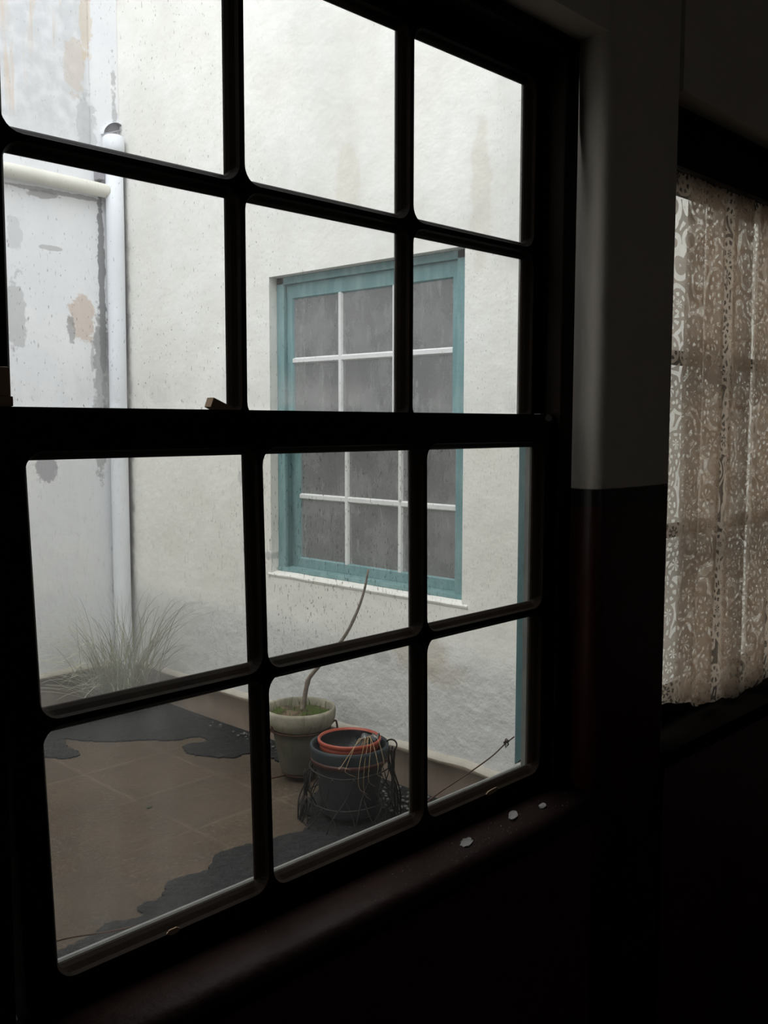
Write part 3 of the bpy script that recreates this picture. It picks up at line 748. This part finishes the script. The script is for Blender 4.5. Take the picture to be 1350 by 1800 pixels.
# ------------------------------------------------------------------ grass tuft in the corner
bm = BM()
def blade(bm, base, tip, sag, w):
    b, t = Vector(base), Vector(tip); side = (t - b).cross(Vector((0, 0, 1))); side = side.normalized() if side.length > 1e-4 else Vector((1, 0, 0))
    prev = None
    for k in range(8):
        s = k / 7; p = b.lerp(t, s); p.z += sag * 4 * s * (1 - s); ww = w * (1 - s) ** .7 + .0003
        cur_ = (bm.verts.new(p - side * ww), bm.verts.new(p + side * ww + Vector((0, 0, .0006))))
        if prev: bm.faces.new((prev[0], prev[1], cur_[1], cur_[0]))
        prev = cur_
rg = random.Random(5)
for k in range(430):
    bx, by = rg.gauss(2.70, .07), rg.gauss(3.55, .08); bx = min(bx, 2.83); by = min(by, 3.72)
    a = rg.uniform(math.radians(110), math.radians(340)); L = rg.uniform(.12, .50); hgt = rg.uniform(.15, .62) * (1.2 - L)
    tx, ty = bx + L * math.cos(a), by + L * math.sin(a); tx = min(tx, 2.86); ty = min(ty, 3.76)
    blade(bm, (bx, by, G), (tx, ty, G + hgt), rg.uniform(.02, .12), rg.uniform(.0012, .0026))
for k in range(64):                         # long arching blades
    bx, by = rg.gauss(2.72, .05), rg.gauss(3.55, .06); by = min(by, 3.7)
    if k % 3: tx, ty, tz = rg.uniform(2.25, 2.45), rg.uniform(3.35, 3.72), rg.uniform(-1.30, -.95)
    else: tx, ty, tz = rg.uniform(2.72, 2.84), rg.uniform(2.85, 3.35), rg.uniform(-1.25, -.85)
    blade(bm, (bx, by, G), (tx, ty, tz), rg.uniform(.10, .2), .0023)
tag(build('grass_tuft', bm, M_GRASS), 'pale wispy grass tuft growing at the foot of the drainpipe', 'grass')

# ------------------------------------------------------------------ potted dead sapling on a rusty stand
PX, PY = 2.650, 2.045
PZ = -1.189                                                       # rim height
pot = tag(empty('potted_sapling', PX, PY, PZ - .30), 'weathered pale bowl pot with a bare sapling, by the courtyard wall', 'potted plant')
bm = BM(); lathe(bm, PX, PY, [(.0, PZ - .272), (.078, PZ - .275), (.083, PZ - .268), (.110, PZ - .13), (.120, PZ - .085), (.136, PZ - .075), (.150, PZ - .045), (.153, PZ - .012), (.149, PZ - .001), (.143, PZ), (.138, PZ - .006), (.135, PZ - .03), (.130, PZ - .06)], 48, wob=.0012)
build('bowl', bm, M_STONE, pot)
bm = BM(); lathe(bm, PX, PY, [(.1335, PZ - .034), (.10, PZ - .026), (.06, PZ - .018), (.03, PZ - .012), (.0, PZ - .010)], 36)
for v in bm.verts: v.co.z += .010 * mnoise.noise(v.co * 28)
mo = build('soil', bm, M_MOSS, pot)
bm = BM()
for k in range(90):
    a = rg.random() * 6.28; r = .125 * math.sqrt(rg.random()); x, y = PX + r * math.cos(a), PY + r * math.sin(a)
    blade(bm, (x, y, PZ - .03), (x + rg.gauss(0, .012), y + rg.gauss(0, .012), PZ - .012 + rg.random() * .022), .002, .0012)
tag(build('moss', bm, simple('moss_green', (.075, .095, .03), .9, .1)), None); bpy.data.objects['moss'].parent = mo
ob = bpy.data.objects['moss']; ob['kind'] = 'stuff'; ob.location = ob.location - wloc(mo)
bm = BM()
trunk = spline([(2.652, 2.037, -1.225), (2.660, 2.033, -1.185), (2.662, 2.009, -1.083), (2.664, 1.966, -1.027), (2.672, 1.810, -.873), (2.69, 1.748, -.762), (2.70, 1.712, -.665), (2.71, 1.697, -.575)], 5)
nt = len(trunk); tube(bm, trunk, [.0125 - .0088 * (i / nt) ** .8 + (.003 if i % 7 == 3 else 0) * (1 - i / nt) for i in range(nt)], 10)
tube(bm, [trunk[16], trunk[16] + Vector((.0, -.012, .016))], [.004, .002], 6); tube(bm, [trunk[10], trunk[10] + Vector((.0, .014, .012))], [.004, .002], 6)
build('stem', bm, M_BARK, pot)
st = tag(empty('plant_stand', PX, PY, G), 'rusty iron stand with thin legs holding the sapling pot', 'stand')
bm = BM(); tube(bm, ring_pts(PX, PY, PZ - .089, .127, 48), .0055, 8, cap=False); build('ring', bm, M_RUST, st)
for a in (math.radians(176), math.radians(62), math.radians(312)):
    c, s = math.cos(a), math.sin(a); bm = BM()
    tube(bm, spline([(PX + .124 * c, PY + .124 * s, PZ - .086), (PX + .148 * c, PY + .148 * s, PZ - .060), (PX + .158 * c, PY + .158 * s, PZ - .085), (PX + .165 * c, PY + .165 * s, PZ - .20), (PX + .172 * c, PY + .172 * s, G + .004)], 5), .0042, 8)
    build('leg', bm, M_RUST, st)
bm = BM(); tube(bm, ring_pts(PX, PY, PZ - .283, .072, 32), .0045, 8, cap=False)
for a in (math.radians(176), math.radians(62), math.radians(312)):
    c, s = math.cos(a), math.sin(a); tube(bm, [(PX + .072 * c, PY + .072 * s, PZ - .283), (PX + .168 * c, PY + .168 * s, PZ - .275)], .0035, 6)
build('pot_rest', bm, M_RUST, st)

# ------------------------------------------------------------------ nested pots in a wire basket
QX, QY, QZ = 2.500, 1.589, -1.206                                     # QZ: top of the grey bucket
bk = empty('plastic_bucket', QX, QY, G + .03)
tag(bk, 'dark grey plastic bucket standing in the black wire basket', 'bucket')
bm = BM(); lathe(bm, QX, QY, [(.0, G + .034), (.104, G + .032), (.108, G + .04), (.127, QZ - .075), (.128, QZ - .06), (.122, QZ - .06), (.100, G + .05), (.0, G + .05)], 40)
build('body', bm, M_GREYPL, bk)
bm = BM(); lathe(bm, QX, QY, [(.128, QZ - .072), (.140, QZ - .070), (.146, QZ - .055), (.150, QZ - .010), (.149, QZ + .001), (.144, QZ + .003), (.139, QZ - .002), (.134, QZ - .012), (.128, QZ - .06)], 48)
tag(build('rim', bm, M_BLUEPL, bk), 'blue-grey rolled rim')
bm = BM(); lathe(bm, QX, QY, [(.129, QZ - .066), (.145, QZ - .063), (.148, QZ - .052), (.147, QZ - .044), (.140, QZ - .044)], 48)
tag(build('band', bm, M_MAROON, bk), 'maroon band under the rim')
rp = tag(empty('red_pot', QX + .004, QY + .004, QZ - .16), 'red plastic pot nested inside the grey bucket', 'pot')
bm = BM(); RX, RY, RZ = QX + .004, QY + .004, QZ + .022
lathe(bm, RX, RY, [(.0, RZ - .19), (.085, RZ - .19), (.090, RZ - .18), (.106, RZ - .042), (.113, RZ - .038), (.115, RZ - .022), (.113, RZ - .020), (.119, RZ - .016), (.121, RZ - .004), (.118, RZ), (.113, RZ - .001), (.110, RZ - .008)], 48)
build('wall', bm, M_REDPL, rp)
bm = BM(); lathe(bm, RX, RY, [(.110, RZ - .008), (.107, RZ - .03), (.098, RZ - .09), (.0, RZ - .10)], 48)
tag(build('lining', bm, M_BLACKPL, rp), 'black plastic lining inside the pot')
bm = BM(); bmesh.ops.create_grid(bm, x_segments=10, y_segments=10, size=.034, matrix=Matrix.Translation((RX + .045, RY - .060, RZ + .004)) @ Matrix.Rotation(.5, 4, 'Z'))
for v in bm.verts: v.co.z += .022 * mnoise.noise(v.co * 45) + .010 * mnoise.noise(v.co * 110)
ex = bmesh.ops.extrude_face_region(bm, geom=bm.faces[:]); [setattr(g.co, 'z', g.co.z + .0012) for g in ex['geom'] if isinstance(g, bmesh.types.BMVert)]
t = NT('clear_plastic'); M_BAG = t.done(t.bsdf((.06, .065, .07), .2, .6))
tag(build('plastic_wrap', bm, M_BAG, smooth=True), 'crumpled shiny plastic scrap on the red pot rim', 'plastic scrap')
bm = BM()
for (a0, r0, a1, r1, dz, dr) in ((262, .07, 238, .172, -.17, .0), (268, .08, 262, .178, -.12, .1), (250, .07, 222, .170, -.10, 0), (258, .06, 215, .176, -.07, 0), (272, .07, 252, .165, -.15, 0), (266, .05, 246, .160, -.20, 0), (280, .06, 276, .166, -.11, 0)):
    a0, a1 = math.radians(a0), math.radians(a1)
    P = [(RX + r0 * math.cos(a0), RY + r0 * math.sin(a0), RZ - .05), (RX + .10 * math.cos(a0), RY + .10 * math.sin(a0), RZ + .022), (RX + .135 * math.cos((a0 + a1) / 2), RY + .135 * math.sin((a0 + a1) / 2), RZ + .014),
         (RX + r1 * math.cos(a1), RY + r1 * math.sin(a1), RZ - .06), (RX + (r1 - .004) * math.cos(a1), RY + (r1 - .004) * math.sin(a1), RZ + dz * .8), (RX + (r1 - .012) * math.cos(a1 + .22), RY + (r1 - .012) * math.sin(a1 + .22), RZ + dz)]
    tube(bm, spline(P, 6), [.0013 - .0008 * k / 30 for k in range(31)], 5)
tag(build('dried_plant', bm, M_DRY), 'dry straw-coloured stalks drooping over the rim of the red pot', 'dried plant')

wb = tag(empty('wire_basket', QX, QY, G), 'tangled black wire basket stand around the grey bucket', 'wire basket')
for z, r in ((QZ - .085, .152), (QZ - .20, .165), (G + .006, .180)):
    bm = BM(); tube(bm, ring_pts(QX, QY, z, r, 40, .004), .0028, 6, cap=False); build('hoop', bm, M_IRON, wb)
bm = BM(); NW = 14
for k in range(NW):
    a = 2 * math.pi * k / NW
    for s in (-1, 1):
        P = []
        for j in range(7):
            t_ = j / 6; aa = a + s * .55 * t_ + .05 * math.sin(k * 2.1 + j); r = .152 + .028 * t_ + .010 * math.sin(math.pi * t_ * 2 + k)
            P.append((QX + r * math.cos(aa), QY + r * math.sin(aa), (QZ - .085) + (G + .006 - QZ + .085) * t_))
        tube(bm, spline(P, 3), .0022, 5)
build('lattice', bm, M_IRON, wb)
for ai, a in enumerate((math.radians(138), math.radians(314), math.radians(40))):
    c, s = math.cos(a), math.sin(a); bm = BM(); z_top = (QZ - .105, QZ - .02, QZ - .10)[ai]
    for q in range(6):
        ph = q * 1.05; P = []
        for j in range(9):
            t_ = j / 8; spread = .003 + .026 * abs(math.cos(math.pi * t_ * 1.45)); r = .158 + .034 * t_ ** 1.4
            u = spread * math.cos(ph + t_ * 3); w = spread * math.sin(ph + t_ * 3)
            P.append((QX + (r + u * .5) * c - w * s, QY + (r + u * .5) * s + w * c, z_top + (G + .004 - z_top) * t_ + (.02 * math.sin(ph * 2) if 0 < j < 8 else 0)))
        tube(bm, spline(P, 3), .0032, 5)
    build('leg', bm, M_IRON, wb)
    if ai != 1: continue
    bm = BM(); lp = [(QX + (.158 + .022 * math.sin(b)) * c, QY + (.158 + .022 * math.sin(b)) * s, QZ - .008 - .022 * math.cos(b)) for b in [math.radians(d) for d in range(-20, 250, 18)]]
    tube(bm, lp, .0034, 6); build('hook', bm, M_IRON, wb)

# ------------------------------------------------------------------ slack wire outside the window
bm = BM(); pts = [(.40, .104, -.640), (.50, .110, -.648), (.57, .116, -.656), (.66, .130, -.682), (.76, .139, -.700), (.92, .141, -.716), (1.08, .141, -.712), (1.18, .140, -.700), (1.27, .136, -.690), (1.325, .126, -.672), (1.40, .113, -.648), (1.45, .107, -.632), (1.485, .1045, -.618), (1.513, .1035, -.608)]
pts = [(x, y, z + .003 * mnoise.noise(Vector((x * 20, 0, 0)))) for x, y, z in pts]
tube(bm, spline(pts, 6), .0013, 6)
for q in range(3):
    tube(bm, [(1.490 + .007 * math.cos(t_ * 2 + q), .1045 + .002 * math.sin(t_ * 2), -.616 + .006 * math.sin(t_ * 2 + q) + .003 * (q - 1)) for t_ in range(5)], .0011, 5)
tag(build('slack_wire', bm, M_RUST), 'thin dark wire sagging along the outside sill from the teal lining', 'wire')
